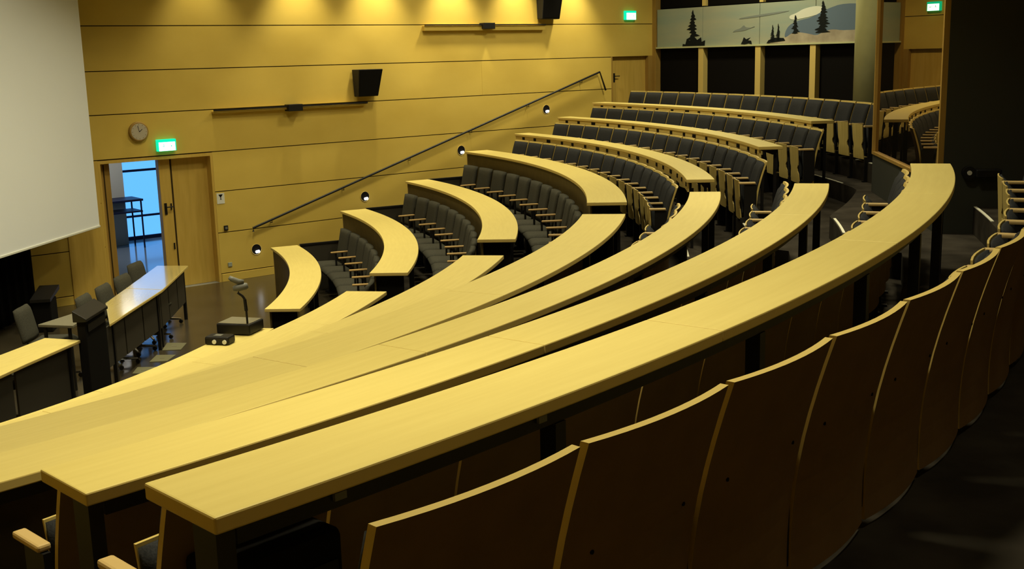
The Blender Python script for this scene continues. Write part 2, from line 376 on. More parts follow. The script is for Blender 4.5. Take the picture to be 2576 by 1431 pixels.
flatpoly([(2.88, 0.03), (3.32, 0.07), (3.28, 0.12), (3.1, 0.13), (2.93, 0.09)], 0.044, 0.048).build('painted_shrub', M_MTREE, mu)

# pillar
pd = MB(); base = Vector((17.55, 4.97, ZB)); pd.tube([(0, 0, 0), (0, 0, H - ZB - 0.002)], 0.44, 40)
o = pd.build('trim_pillar', M_PILLAR, smooth=False); o.location = base; struct(o)
for p in o.data.polygons: p.use_smooth = len(p.vertices) == 4

# projection booth
M0 = Vector((15.759, -0.276, 0)); GM = Vector((-0.1305, -0.9914, 0)); NM = Vector((-0.9914, 0.1305, 0))
def WM(s, d, z): return M0 + GM * s + NM * d + Vector((0, 0, z))
ZM = 2.30; BL = 3.11
b = MB(); b.fbox(WM, 0.0, BL, -0.25, -0.035, ZF[6] + 0.001, H); b.fbox(WM, 0.0, BL, -0.035, 0.0, ZF[6] + 0.001, ZM)
b.fbox(WM, 0.0, 0.2, -9.0, -0.25, 0.0, H); b.fbox(WM, BL - 0.2, BL, -9.0, -0.25, 0.0, H)
struct(b.build('wall_booth', M_BOOTH))
b = MB(); b.fbox(WM, 0.045, BL - 0.045, -0.035, -0.02, ZM + 0.03, H - 0.02); struct(b.build('window_booth', M_MIRROR))
for nm, a0, a1, z0, z1 in (('trim_20', 0.0, 0.045, ZM, H), ('trim_21', BL - 0.045, BL, ZM, H), ('trim_22', 0.045, BL - 0.045, ZM, ZM + 0.03)):
    b = MB(); b.fbox(WM, a0, a1, -0.0349, 0.012, z0, z1); struct(b.build(nm, M_FRAME))

# ------------------------------------------------------------------ doorways
# lower doorway on the left wall
b = MB()
b.fbox(WA, -2.12, -0.29, -0.45, -0.001, 2.055, 2.104); b.fbox(WA, -2.118, -2.08, -0.45, -0.001, 0, 2.055); b.fbox(WA, -0.33, -0.292, -0.45, -0.001, 0, 2.055)
struct(b.build('trim_10', M_DOOR))
d1 = MB(); d1.fbox(WA, -0.9585, -0.3305, -0.20, -0.15, 0.0005, 2.0545)
o = struct(d1.build('door_1', M_DOOR, bevel=0.004))
b = MB(); b.fbox(WA, -2.075, -1.90, -0.20, -0.14, 0.01, 2.05)
struct(b.build('door_2', M_FRAME, bevel=0.004))
b = MB(); b.fbox(WA, -1.14, -0.96, -0.24, -0.12, 0.0, 2.055); struct(b.build('trim_11', M_DOOR, bevel=0.004))
def handle(parent, s, d, z):
    m = MB(); m.fbox(WA, s - 0.02, s + 0.02, d, d + 0.012, z - 0.09, z + 0.09); m.tube([WA(s, d + 0.01, z + 0.03), WA(s, d + 0.06, z + 0.03), WA(s + 0.11, d + 0.06, z + 0.03)], 0.009)
    return m.build('door_handle', M_BLACK, parent)
m = MB(); m.fbox(WA, -0.945, -0.925, -0.149, -0.135, 0.02, 2.04); m.build('edge_seal', M_GROOVE, o)
b = MB(); 
for z in (0.62, 1.25): b.fbox(WA, -1.0, -0.98, -0.12, -0.105, z, z + 0.10)
b.build('door_lock', M_BLACK, bpy.data.objects['trim_11'])
handle(bpy.data.objects['trim_11'], -1.08, -0.12, 1.27)
b = MB(); b.fbox(WA, -2.66, -2.13, 0.0005, 0.012, 0.004, 2.10); struct(b.build('trim_14', M_DOOR, bevel=0.002))
b = MB(); b.fbox(WA, -2.0, -1.985, -0.139, -0.13, 0.02, 2.03); b.build('edge_seal', M_GROOVE, bpy.data.objects['door_2'])
# upper doorway
b = MB(); b.fbox(WA, 9.60, 9.769, -0.45, -0.001, 1.86, 3.959); b.fbox(WA, 8.521, 8.56, -0.45, -0.001, 1.86, 3.75); struct(b.build('trim_12', M_FRAME))
b = MB(); b.fbox(WA, 8.56, 9.6, -0.12, -0.08, 3.75, 3.955); struct(b.build('trim_13', M_FRONT))
b = MB(); b.fbox(WA, 8.56, 9.60, -0.14, -0.09, 1.875, 3.745)
o = struct(b.build('door_3', M_DOOR, bevel=0.004)); handle(o, 8.68, -0.09, 3.0)
b = MB(); b.fbox(WA, 8.57, 8.61, -0.09, -0.075, 3.35, 3.55); b.build('door_closer', M_BLACK, o)

# corridor behind the lower doorway (d negative is outside)
b = MB(); b.fbox(WA, -3.6, 4.6, -6.0, -0.4501, -0.2, 0.0); b.fbox(WA, -2.119, -0.291, -0.4501, -0.0005, -0.2, 0.0); struct(b.build('floor_corridor', M_CORRF))
b = MB(); b.fbox(WA, -3.6, 4.6, -6.0, -0.45, 2.9, 3.0); struct(b.build('ceiling_corridor', M_CORRW))
b = MB(); b.fbox(WA, -3.8, -3.6, -6.0, -0.45, -0.2, 3.0); b.fbox(WA, 4.6, 4.8, -6.0, -0.45, -0.2, 3.0); struct(b.build('wall_corridor', M_CORRW))
wf = MB()
for z0, z1 in ((0.0, 0.07), (0.46, 0.50), (1.385, 1.43), (2.82, 2.9)): wf.fbox(WA, -3.6, 4.6, -5.66, -5.60, z0, z1)
for s in (-3.58, -1.6, 1.2, 3.0, 4.55): wf.fbox(WA, s, s + 0.04, -5.655, -5.605, 0.0701, 2.82)
wo = struct(wf.build('window_1', M_NAVY))
b = MB(); b.fbox(WA, -3.58, 4.58, -5.635, -5.63, 0.07, 2.82); b.build('pane', M_PANE, wo)
b = MB(); b.fbox(WA, -0.62, 0.10, -5.40, -5.10, 0.001, 2.899); struct(b.build('trim_column', M_CORRW))
area('corridor_fill', WA(-0.6, -3.6, 2.85), 0.5, 26, color=(1, 0.95, 0.85))  # unseen fill light added to lighten the backlit corridor column
pl = bpy.data.lights.new('corridor_daylight', 'AREA'); pl.shape = 'RECTANGLE'; pl.size = 7.8; pl.size_y = 2.6; pl.energy = 1; pl.cycles.is_portal = True
po = bpy.data.objects.new('corridor_daylight', pl); COL.objects.link(po); po.location = WA(0.5, -5.7, 1.45)
po.rotation_euler = (-NA).to_track_quat('Z', 'Y').to_euler()

bt = thing('bar_table', 'tall dark bar table standing outside the lower doorway', 'table', WA(-0.10, -4.75, 0), rad(GA))
m = MB(); m.box(-0.32, 0.32, -0.3, 0.3, 0.92, 0.96); m.build('tabletop', M_NAVY, bt, bevel=0.004)
m = MB(); m.box(-0.31, 0.31, -0.26, 0.26, 0.70, 0.73); m.build('shelf', M_NAVY, bt)
for x in (-0.30, 0.275):
    for y in (-0.26, 0.24): m = MB(); m.box(x, x + 0.025, y, y + 0.025, 0, 0.92); m.build('leg', M_NAVY, bt)

# ------------------------------------------------------------------ things on the left wall
def wthing(name, label, cat, s, z, group=None):
    return thing(name, label, cat, WA(s, 0, z), rad(GA), group)      # local x along wall, local -y into the room
# handrail
hr = thing('handrail', 'thin black handrail climbing the left wall beside the stairs', 'handrail', WA(0.29, 0, 0.83), rad(GA))
X = Vector
sl = (3.13 - 0.83) / (8.13 - 0.29)
m = MB(); m.tube([(0, -0.07, -0.06), (0, -0.07, 0.0), (7.84, -0.07, 2.30), (8.0, -0.07, 1.93)], 0.019, 10); m.build('rail', M_BLACK, hr)
for i in range(6):
    t = 0.35 + i * 1.4; m = MB(); m.tube([(t, -0.001, t * sl - 0.05), (t, -0.07, t * sl - 0.05), (t, -0.07, t * sl - 0.012)], 0.007, 6); m.build('bracket', M_BLACK, hr)
# recessed step lights
words = ['lowest round step light, left of the front desk end', 'second lowest round step light under the handrail', 'round step light just left of the fourth desk end', 'highest round step light under the handrail top']
for i, (s, z) in enumerate(((0.357, 0.46), (2.497, 1.133), (4.631, 1.792), (6.741, 2.446))):
    t = wthing('step_light', words[i], 'wall light', s, z, 'round step lights along the left wall')
    m = MB(); 
    n = 28
    for j in range(n):
        a0, a1 = 2 * pi * j / n, 2 * pi * (j + 1) / n; k = len(m.v)
        for a in (a0, a1):
            for r, y in ((0.093, -0.001), (0.093, -0.008), (0.086, -0.008), (0.083, -0.003)): m.v.append(X((cos(a) * r, y, sin(a) * r)))
        for q in range(3): m.f.append([k + q, k + q + 4, k + q + 5, k + q + 1]); m.m.append(0)
    m.build('ring', M_EDGE, t)
    m = MB(); m.tube([(0, -0.001, 0), (0, -0.005, 0)], 0.086, 28); m.build('recess', M_BLACKM, t)
    m = MB(); m.tube([(-0.022, -0.018, -0.040), (-0.015, -0.018, -0.040), (0.04, -0.018, -0.036), (0.047, -0.018, -0.036)], [0.012, 0.022, 0.024, 0.014], 12); m.build('bulb', M_BULB, t)
# wall speakers
def speaker(label, s0, s1, z0, z1, dp):
    t = wthing('wall_speaker', label, 'loudspeaker', (s0 + s1) / 2, (z0 + z1) / 2, 'black wall loudspeakers')
    w = (s1 - s0) / 2; h = (z1 - z0) / 2; m = MB()
    m.add([(-w, -0.03, h), (w, -0.03, h), (w * 0.8, -0.03, -h), (-w * 0.9, -0.03, -h), (-w * 0.96, -dp, h), (w * 0.96, -dp, h), (w * 0.78, -dp * 0.55, -h), (-w * 0.82, -dp * 0.55, -h)],
          [(0, 1, 2, 3), (7, 6, 5, 4), (4, 5, 1, 0), (3, 2, 6, 7), (5, 6, 2, 1), (0, 3, 7, 4)])
    m.build('cabinet', M_BLACK, t, bevel=0.012)
    m = MB(); m.add([(-w * 0.9, -dp - 0.004, h * 0.93), (w * 0.9, -dp - 0.004, h * 0.93), (w * 0.73, -dp * 0.55 - 0.016, -h * 0.93), (-w * 0.77, -dp * 0.55 - 0.016, -h * 0.93)], [(3, 2, 1, 0)]); m.build('grille', M_BLACKM, t)
    m = MB(); m.box(-0.06, 0.06, -0.03, 0.0, -0.08, 0.08); m.build('bracket', M_BLACK, t)
speaker('black tapered loudspeaker in the middle of the left wall', 2.34, 2.84, 2.87, 3.33, 0.26)
speaker('black tapered loudspeaker cut off by the top of the photo', 6.50, 7.05, 4.17, 4.95, 0.30)
# track fittings
def trackbar(label, s0, s1, z, drop, bm_):
    t = wthing('wall_lighting_bar', label, 'lighting bar', (s0 + s1) / 2, z, 'long lighting bars on the left wall')
    w = (s1 - s0) / 2
    m = MB(); m.box(-w, w, -0.10, -0.075, -0.012, 0.012); m.build('rail', M_BLACK, t)
    m = MB(); m.box(-w, w, -0.074, -0.0, -drop, -0.014); m.build('reflector', bm_, t, bevel=0.003)
    m = MB(); m.box(-0.13, 0.13, -0.15, -0.0, -0.075, 0.035); m.build('junction_box', M_BLACK, t, bevel=0.005)
trackbar('long thin lighting bar with a black box, above the lower doorway', -0.25, 2.59, 2.765, 0.045, M_WALL)
trackbar('long lighting bar near the top of the left wall', 3.86, 6.69, 4.07, 0.10, M_WALL)
# clock
t = wthing('wall_clock', 'round beige wall clock above the lower doorway', 'clock', -1.46, 2.505)
m = MB(); m.tube([(0, -0.001, 0), (0, -0.045, 0), (0, -0.055, 0)], [0.15, 0.15, 0.138], 32); m.build('case', M_FRAME, t)
m = MB(); m.tube([(0, -0.0555, 0), (0, -0.058, 0)], 0.125, 32); m.build('dial', M_CLOCK, t)
m = MB()
for k in range(12): a = 2 * pi * k / 12; m.tube([(sin(a) * 0.10, -0.059, cos(a) * 0.10), (sin(a) * 0.115, -0.059, cos(a) * 0.115)], 0.003, 4)
m.build('hour_mark', M_LAM, t)
m = MB(); m.tube([(0, -0.060, 0), (0.045, -0.060, 0.035)], 0.004, 5); m.tube([(0, -0.060, 0), (-0.02, -0.060, 0.09)], 0.003, 5); m.build('hands', M_BLACKM, t)
# exit signs
def exitsign(label, s, z, w=0.30, h=0.18):
    t = wthing('exit_sign', label, 'exit sign', s, z, 'lit exit signs')
    m = MB(); m.box(-w / 2, w / 2, -0.07, -0.001, -h / 2, h / 2); m.build('housing', M_EXITG, t, bevel=0.006)
    m = MB(); m.box(-w * 0.43, w * 0.43, -0.076, -0.0705, -h * 0.47, h * 0.26); m.build('lit_panel', M_EXITW, t)
    m = MB()   # running figure and arrow
    m.box(-w * 0.20, -w * 0.16, -0.0795, -0.0765, -h * 0.05, h * 0.10); m.box(-w * 0.25, -w * 0.13, -0.0795, -0.0765, -h * 0.12, -h * 0.07)
    m.add([(w * 0.05, -0.0795, -h * 0.06), (w * 0.20, -0.0795, -h * 0.06), (w * 0.20, -0.0795, -h * 0.10), (w * 0.05, -0.0795, -h * 0.10)], [(3, 2, 1, 0)])
    m.add([(w * 0.20, -0.0795, h * 0.02), (w * 0.28, -0.0795, -h * 0.08), (w * 0.20, -0.0795, -h * 0.18)], [(2, 1, 0)])
    m.build('pictogram', M_EXITG, t)
exitsign('lit green and white exit sign above the lower doorway', -1.05, 2.275)
exitsign('lit green and white exit sign above the upper door', 9.03, 4.25)
# paper sign
t = wthing('paper_sign', 'small white sign with a black drinking glass symbol beside the lower doorway', 'sign', -0.205, 1.36)
m = MB(); m.box(-0.065, 0.065, -0.005, -0.001, -0.085, 0.085); m.build('sheet', M_BATTEN, t)
m = MB(); m.add([(-0.038, -0.007, 0.065), (0.038, -0.007, 0.065), (0.006, -0.007, 0.02), (0.006, -0.007, -0.012), (0.022, -0.007, -0.018), (-0.022, -0.007, -0.018), (-0.006, -0.007, -0.012), (-0.006, -0.007, 0.02)], [(7, 6, 5, 4, 3, 2, 1, 0)]); m.build('symbol', M_BLACKM, t)
t = wthing('wall_switch', 'small dark square switch on the left wall below the paper sign', 'switch', -0.155, 0.875)
m = MB(); m.box(-0.035, 0.035, -0.02, -0.001, -0.04, 0.04); m.build('plate', M_BLACK, t, bevel=0.004)
m = MB(); m.box(-0.02, 0.02, -0.026, -0.02, -0.02, 0.02); m.build('rocker', M_GREY, t)
t = wthing('wall_socket', 'pale grey socket low on the left wall near the lowest step light', 'socket', -0.13, 0.27)
m = MB(); m.box(-0.035, 0.035, -0.014, -0.001, -0.035, 0.035); m.build('plate', mat('pale_grey_plastic', (0.35, 0.38, 0.32), 0.5, 0.3), t, bevel=0.004)

# ------------------------------------------------------------------ curved desks
FEND = [(-3.9, 25.1), (-4.3, 27.35), (-4.45, 28.5), (-4.8, 29.4), (-5.0, 30.0), (-0.5, 30.3), (3.1, 30.9)]
NEND = [(-40.5, -9.7), (-42.0, -9.9), (-43.0, -9.5), (-44.0, -8.9), (-44.6, -9.6), (-44.67, -15.3), (-45.15, -17.45)]
PIT = 0.494
def desk(k, a0, a1, side, label):
    r0, r1, z = RI[k], RO[k], ZT[k]; zf = ZF[k]; up = k >= 4
    mid = (a0 + a1) / 2
    t = thing('curved_desk', label, 'desk', (0, 0, 0), 0, 'curved birch desks of the %s block' % side)
    # tabletop, in sections butted with hairline joints
    n = 4 if side == 'near' else 3
    m = MB(); jg = 0.02 / r0
    for i in range(n):
        b0 = a0 + (a1 - a0) * i / n; b1 = a0 + (a1 - a0) * (i + 1) / n
        m.ring(r0, r1, b0 + (0 if i == 0 else 0.004), b1 - (0 if i == n - 1 else 0.004), z - 0.038, z, 0, 0.6, 1)
    m.build('tabletop', [M_DESK, M_EDGE], t, bevel=0.005, uv=True)
    zprev = ZF[k - 1] if k else 0.0
    if not up:
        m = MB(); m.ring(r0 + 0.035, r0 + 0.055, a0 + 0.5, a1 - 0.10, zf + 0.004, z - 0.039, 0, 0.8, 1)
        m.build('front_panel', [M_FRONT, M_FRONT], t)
        m = MB(); m.ring(r0 + 0.03, r0 + 0.06, a1 - 0.10, a1 - 0.02, zf + 0.004, z - 0.039, 0); m.build('end_trim', M_EDGE, t)
        for a in (a0 + 0.75, a1 - 0.75):
            m = MB(); m.ring(r0 + 0.056, r1 - 0.07, a - 0.08, a + 0.08, zf + 0.003, z - 0.039, 0); m.build('end_panel', M_BLACKM, t)
    else:
        m = MB(); m.ring(r0 + 0.012, r0 + 0.030, a0 + (0.1 if side == 'far' else 0.8), a1 - 0.1, z - 0.135, z - 0.039, 0, 0.8, 1); m.build('front_panel', [M_PLY, M_EDGE], t)
        st = math.degrees(PIT / r0); i = 0; a = a1 - st * 0.6
        while a > a0 + 0.3:
            w = math.degrees((0.036 if i % 4 != 2 else 0.06) / r0)
            m = MB(); m.ring(r0 + 0.004, r0 + 0.0115, a - w, a + w, z - 0.092, z - 0.048, 0); m.build('cable_socket', M_BLACKM, t); 
            a -= st * (1.0 if i % 3 else 0.8); i += 1
        m = MB(); m.ring(r1 - 0.105, r1 - 0.06, a0 + 0.3, a1 - 0.3, z - 0.10, z - 0.039, 0, 0.8); m.build('cable_tray', M_BLACK, t)
        # wide end legs
        if side == 'near': m = MB(); m.ring(r1 - 0.13, r1 - 0.04, a0 + 0.08, a0 + 0.24, zf + 0.002, z - 0.0395, 0); m.build('leg', M_BLACK, t)
        else:
            for q_ in (0.10, 0.24):
                m = MB(); m.ring(r0 + q_ - 0.05, r0 + q_ - 0.02, a0 + 0.25, a0 + 0.36, zf + 0.002, z - 0.1005, 0); m.build('leg', M_BLACK, t)
    st = math.degrees(1.20 / r1); a = a0 + (st * (0.92 if side == 'near' else 1.25) if up else st)
    while a < a1 - 0.25:
        ww = math.degrees(0.022 / r1)
        m = MB(); m.ring(r1 - 0.11, r1 - 0.055, a - ww, a + ww, zf + 0.002, z - 0.1005 if up else z - 0.0395, 0); m.build('leg', M_BLACK, t); a += st
    if k == 6 and side == 'near':
        for a in (-43.9, -41.4):
            w = 0.06; m = MB(); m.ring(r1 - 0.059, r1 - 0.05, a - w, a + w, z - 0.080, z - 0.062, 0); m.build('cable_socket', M_GREY, t)
    return t
fl_ = ['lowest curved birch desk of the far block, nearest the stage', 'second curved birch desk up in the far block', 'third curved birch desk up in the far block', 'fourth curved far desk with a tall dark brown front',
       'fifth far desk, lowest with a row of black cable sockets', 'sixth far desk with black cable sockets, second highest', 'highest curved far desk with cable sockets below the last seats']
nl_ = ['lowest curved near desk carrying the document camera', 'second curved near desk, behind the document camera desk', 'third curved near desk, its pointed end beside the central aisle', 'fourth curved near desk, last of the wide ones',
       'fifth near desk, lowest of the narrow ones, leaving the photo at left', 'sixth near desk, its left corner tucked under the nearest desk', 'nearest and highest curved desk crossing the whole foreground']
for k in range(7):
    desk(k, *FEND[k], 'far', fl_[k]); desk(k, *NEND[k], 'near', nl_[k])

# black cabinet under the nearest desk's left end
t = thing('equipment_cabinet', 'black cabinet under the left end of the nearest desk', 'cabinet', (0, 0, 0))
m = MB(); m.ring(15.30, 15.46, -44.75, -43.5, ZF[6] + 0.002, 2.40, 0, 0.4); m.build('body', M_BLACKM, t, bevel=0.02)
m = MB(); m.ring(15.462, 15.47, -44.65, -43.6, ZF[6] + 0.05, 2.33, 0, 0.4); m.build('door', M_BLACK, t)

# ------------------------------------------------------------------ tip-up seats (rows 4 to 7)
# local frame: x along the row, y outward from the stage, z up; y = 0 is the top of the back
SEATH = [0.735]
def backprof(t):        # t 0 bottom .. 1 top
    z = 0.26 + (SEATH[0] - 0.10) * t
    y = -0.105 + 0.105 * t ** 1.5 - 0.02 * sin(pi * t)
    return y, z
def tipseat(right=True, left=False, name='auditorium_seat'):
    t = thing(name, 'x', 'seat', (0, 0, 0))
    hw = 0.233
    def shell(u, v):
        x = -hw + 2 * hw * u; y, z = backprof(v); y += 0.022 * (1 - (x / hw) ** 2) - 0.008
        return (x, y, z), (0, 1, 0)
    m = MB(); m.grid(shell, 10, 10, 0.020, (0, 1), 2); m.build('backrest', [M_PLY, M_LAM, M_EDGE], t, bevel=0.0)
    def pad(u, v):
        x = -0.226 + 0.452 * u; vv = 0.20 + 0.770 * v; y, z = backprof(vv); y += 0.022 * (1 - (x / hw) ** 2) - 0.010
        e = min(1, min(u, 1 - u) * 14, min(v, 1 - v) * 14)
        return (x, y - 0.012 - 0.024 * e ** 0.5, z), (0, 1, 0)
    m = MB(); m.grid(pad, 10, 10, 0.010, (0, 0), 0); m.build('back_cushion', M_FAB, t, smooth=True)
    # folded seat: plywood underside facing the stage, waisted where the hinges sit
    m = MB(); N = 12; prof = []
    for i in range(N + 1):
        v = i / N; z = 0.27 + 0.425 * v
        w = 0.174 - 0.008 * sin(pi * v) 
        w -= 0.042 * math.exp(-((v - 0.38) / 0.085) ** 2)
        prof.append((w, z, v))
    k = 0
    for w, z, v in prof:
        for x in (-w, -w * 0.5, 0, w * 0.5, w):
            bow = 0.018 * (1 - (x / 0.21) ** 2)
            m.v.append(X((x, -0.248 - 0.030 * v - bow, z + (0.0 if v < 1 else 0.0))))
    for w, z, v in prof:
        for x in (-w, -w * 0.5, 0, w * 0.5, w):
            bow = 0.018 * (1 - (x / 0.21) ** 2)
            m.v.append(X((x, -0.238 - 0.030 * v - bow, z)))
    NN = (N + 1) * 5
    for i in range(N):
        for j in range(4):
            a = i * 5 + j; m.f.append([a, a + 1, a + 6, a + 5]); m.m.append(0); m.f.append([NN + a, NN + a + 5, NN + a + 6, NN + a + 1]); m.m.append(0)
        a = i * 5; m.f.append([a, a + 5, NN + a + 5, NN + a]); m.m.append(1); a += 4; m.f.append([a, NN + a, NN + a + 5, a + 5]); m.m.append(1)
    for j in range(4):
        m.f.append([j, NN + j, NN + j + 1, j + 1]); m.m.append(1); a = N * 5 + j; m.f.append([a, a + 1, NN + a + 1, NN + a]); m.m.append(1)
    st = m.build('seat', [M_PLY, M_EDGE], t)
    def cush(u, v):
        x = -0.172 + 0.344 * u; z = 0.31 + 0.378 * v
        e = min(1, min(u, 1 - u) * 9, min(v, 1 - v) * 9)
        return (x, -0.234 - 0.030 * v - 0.016 * (1 - (x / 0.19) ** 2), z), (0, 0.012 + 0.040 * e ** 0.5, 0)
    m = MB(); m.grid(cush, 8, 8, 1.0, (0, 0), 0); m.build('seat_cushion', M_FAB, st, smooth=True)
    for sx in ([1] if right else []) + ([-1] if left else []):
        x = sx * 0.247
        m = MB(); m.box(x - 0.022, x + 0.022, -0.29, -0.112, 0.662, 0.686); m.build('armrest', M_ARM, t, bevel=0.008)
        m = MB(); m.box(x - 0.012, x + 0.012, -0.27, -0.13, 0.0, 0.30); m.box(x - 0.012, x + 0.012, -0.23, -0.10, 0.30, 0.661); m.box(x - 0.02, x + 0.02, -0.29, -0.09, 0.0, 0.015)
        m.build('leg', M_BLACK, t)
    m = MB(); m.box(-0.235, 0.235, -0.20, -0.165, 0.30, 0.34); m.build('hinge_bar', M_BLACK, t)
    if SEATH[0] > 0.75:
        for x in (-0.155, 0.155):
            y, z = backprof(0.62); y += 0.022 * (1 - (x / hw) ** 2) + 0.0115; m = MB(); m.tube([(x, y, z), (x, y + 0.003, z)], 0.005, 8); m.build('screw', M_BLACKM, t)
    return t
protoS = tipseat(True, False); protoE = tipseat(True, True)
SEATH[0] = 0.77; protoS7 = tipseat(True, False); protoE7 = tipseat(True, True)
RS = [None, None, None, 13.45, 14.42, 15.33, 16.25]
usedS = {}
def put(proto, loc, rz, label, group):
    if proto.name not in usedS:
        usedS[proto.name] = 1; proto.location = loc; proto.rotation_euler = (0, 0, rz); proto['label'] = label; proto['group'] = group; return proto
    return copy_thing(proto, loc, rz, label, group)
rown = {3: 'lowest', 4: 'second', 5: 'third', 6: 'last'}
def seatrow(k, a0, a1, side, first_from_high, where):
    """local +x at a seat points to larger angle; a0<a1; right armrest at larger angle"""
    p = math.degrees(PIT / RS[k]); n = int(round((a1 - a0) / p)); p = (a1 - a0) / n
    grp = 'tip-up seats in the %s row of the %s block' % (rown[k], side)
    for i in range(n):
        a = a0 + p * (i + 0.5)
        j = (n - i) if first_from_high else (i + 1)
        if side == 'far': lab = 'charcoal tip-up seat in the far block\'s %s tip-up row, %s from the left' % (rown[k], ORD[n - i])
        else: lab = 'tip-up seat in the near block\'s %s tip-up row, %s from the aisle' % (rown[k], ORD[n - i])
        put((protoE7 if k == 6 else protoE) if i == 0 else (protoS7 if k == 6 else protoS), pol(RS[k], a, ZF[k] + 0.001), rad(a - 90), lab, grp)
seatrow(3, -5.1, 29.1, 'far', True, ''); seatrow(4, -4.1, 30.1, 'far', True, ''); seatrow(5, 0.8, 30.6, 'far', True, ''); seatrow(6, 2.45, 30.9, 'far', True, '')
seatrow(3, -35.5, -10.2, 'near', True, ''); seatrow(4, -44.4, -11.4, 'near', True, ''); seatrow(5, -44.95, -16.3, 'near', True, ''); seatrow(6, -45.45, -17.8, 'near', True, '')

# ------------------------------------------------------------------ upholstered chairs (rows 1 to 3, far block)
def upchair(left=False):
    t = thing('upholstered_chair', 'x', 'chair')
    def back(u, v):
        x = -0.22 + 0.44 * u; z = 0.46 + 0.48 * v; y = -0.085 + 0.10 * v + 0.02 * (1 - (2 * u - 1) ** 2)
        e = min(1, min(u, 1 - u) * 8, min(v, 1 - v) * 8) ** 0.5
        return (x, y - 0.02 - 0.02 * e, z), (0, 0.05 + 0.02 * e, 0)
    m = MB(); m.grid(back, 10, 10, 1.0, (0, 0), 0); m.build('backrest', M_FABG, t, smooth=True)
    m = MB(); n = 8
    def seat(u, v):
        y = -0.50 + 0.42 * v; ww = 0.225 - 0.03 * max(0, 0.35 - v); x = (-1 + 2 * u) * ww
        e = min(1, min(u, 1 - u) * 8, min(v, 1 - v) * 6) ** 0.5
        return (x, y, 0.40 - 0.012 * v), (0, 0, 0.035 + 0.04 * e)
    m.grid(seat, 10, 10, 1.0, (0, 0), 0); m.build('seat', M_FABG, t, smooth=True)
    m = MB(); m.box(-0.20, 0.20, -0.40, -0.12, 0.355, 0.385); m.box(-0.03, 0.03, -0.30, -0.20, 0.012, 0.355); m.box(-0.16, 0.16, -0.32, -0.18, 0.0, 0.012); m.build('pedestal', M_BLACK, t)
    for sx in [1] + ([-1] if left else []):
        x = sx * 0.274
        m = MB(); m.box(x - 0.026, x + 0.026, -0.315, -0.045, 0.643, 0.667); m.build('armrest', M_ARMA, t, bevel=0.01)
        m = MB(); m.box(x - 0.012, x + 0.012, -0.25, -0.225, 0.0, 0.642); m.box(x - 0.012, x + 0.012, -0.15, -0.125, 0.0, 0.642); m.build('arm_post', M_BLACK, t)
    return t
c1 = upchair(False); c2 = upchair(True)
for k, a0, a1, r in ((0, -2.6, 25.6, 9.955), (1, -3.7, 27.4, 11.17), (2, -3.2, 28.8, 12.38)):
    p = math.degrees(0.549 / (r - 0.1)); n = int(round((a1 - a0) / p)); p = (a1 - a0) / n
    nm = ('front', 'second', 'third')[k]
    for i in range(n):
        a = a0 + p * (i + 0.5)
        put(c2 if i == 0 else c1, pol(r, a, ZF[k] + 0.001), rad(a - 90), 'grey-green upholstered chair in the far block\'s %s row, %s from the left' % (nm, ORD[n - i]), 'upholstered chairs in the %s far row' % nm)
# dark side screens between the rows and the wall stairs
for k in (0, 1, 2):
    r0 = RO[k] + 0.10; r1 = RI[k + 1] - 0.05; a = FEND[k][1] + (1.2 if k < 2 else 1.0)
    t = thing('side_screen', ('dark side screen at the stair end of the far block\'s %s row' % ('front', 'second', 'third')[k]), 'side screen', (0, 0, 0), 0, 'side screens beside the wall stairs')
    m = MB(); m.ring(r0, r1, a - 0.08, a + 0.08, ZF[k] + 0.002, ZF[k] + 0.70, 0); m.build('panel', M_MODEST, t)
    m = MB(); m.ring(r0 - 0.01, r1 + 0.005, a - 0.14, a + 0.14, ZF[k] + 0.7005, ZF[k] + 0.73, 0); m.build('top_rail', M_BLACK, t)

# ------------------------------------------------------------------ aisle steps and nosing strips
for k in (1, 2, 3):
    m = MB(); zz = (ZF[k - 1] + ZF[k]) / 2
    m.ring(RI[k] - 0.32, RI[k] - 0.021, -9.2, -4.9, ZF[k - 1] + 0.001, zz, 0); struct(m.build('floor_step', M_CARPET))
for k in range(1, 7):            # stairs beside the left wall
    a = angA(RI[k]) - 0.5; zz = (ZF[k - 1] + ZF[k]) / 2; st = FEND[k][1] + 1.3
    if k == 6: continue
    m = MB(); m.ring(RI[k] - 0.32, (RI[k] - 0.021 if k != 5 else 14.479), st, a, ZF[k - 1] + 0.001, zz, 0); struct(m.build('floor_step', M_CARPET))
def strip(label, r, a0, a1, z):
    m = MB(); m.ring(r, r + 0.024, a0, a1, z + 0.0005, z + 0.007, 0); o = m.build('nosing_strip', M_STRIP); tag(o, label, 'nosing strip', 'white nosing strips in the central aisle')
strip('pale step nosing strip seen through the gap beside a desk leg, fifth tier', RI[4] - 0.015, -7.0, -1.6, ZF[4])
strip('short pale nosing strip just above the sixth near desk', 14.175, -7.4, -3.8, ZF[5])
strip('pale nosing strip between the sixth and nearest near desks', 14.93, -12.4, -8.9, ZF[6])
strip('pale nosing strip below the end seat of the far block', 15.685, 2.2, 5.9, ZF[6])
strip('pale nosing strip at top right beside the nearest desk end', RB - 0.01 - 0.02, -15.4, -12.0, ZB) if False else None
m = MB(); m.ring(RB + 0.002, RB + 0.026, -15.4, -12.0, ZB + 0.0005, ZB + 0.007, 0); tag(m.build('nosing_strip', M_STRIP), 'pale nosing strip beyond the right end of the nearest desk', 'nosing strip', 'white nosing strips in the central aisle')
m = MB(); m.ring(RB + 0.01, RB + 0.045, 2.0, 4.0, ZB + 0.0005, ZB + 0.007, 0); tag(m.build('nosing_strip', M_STRIP), 'tiny pale nosing strip at the foot of the booth glass', 'nosing strip', 'white nosing strips in the central aisle')
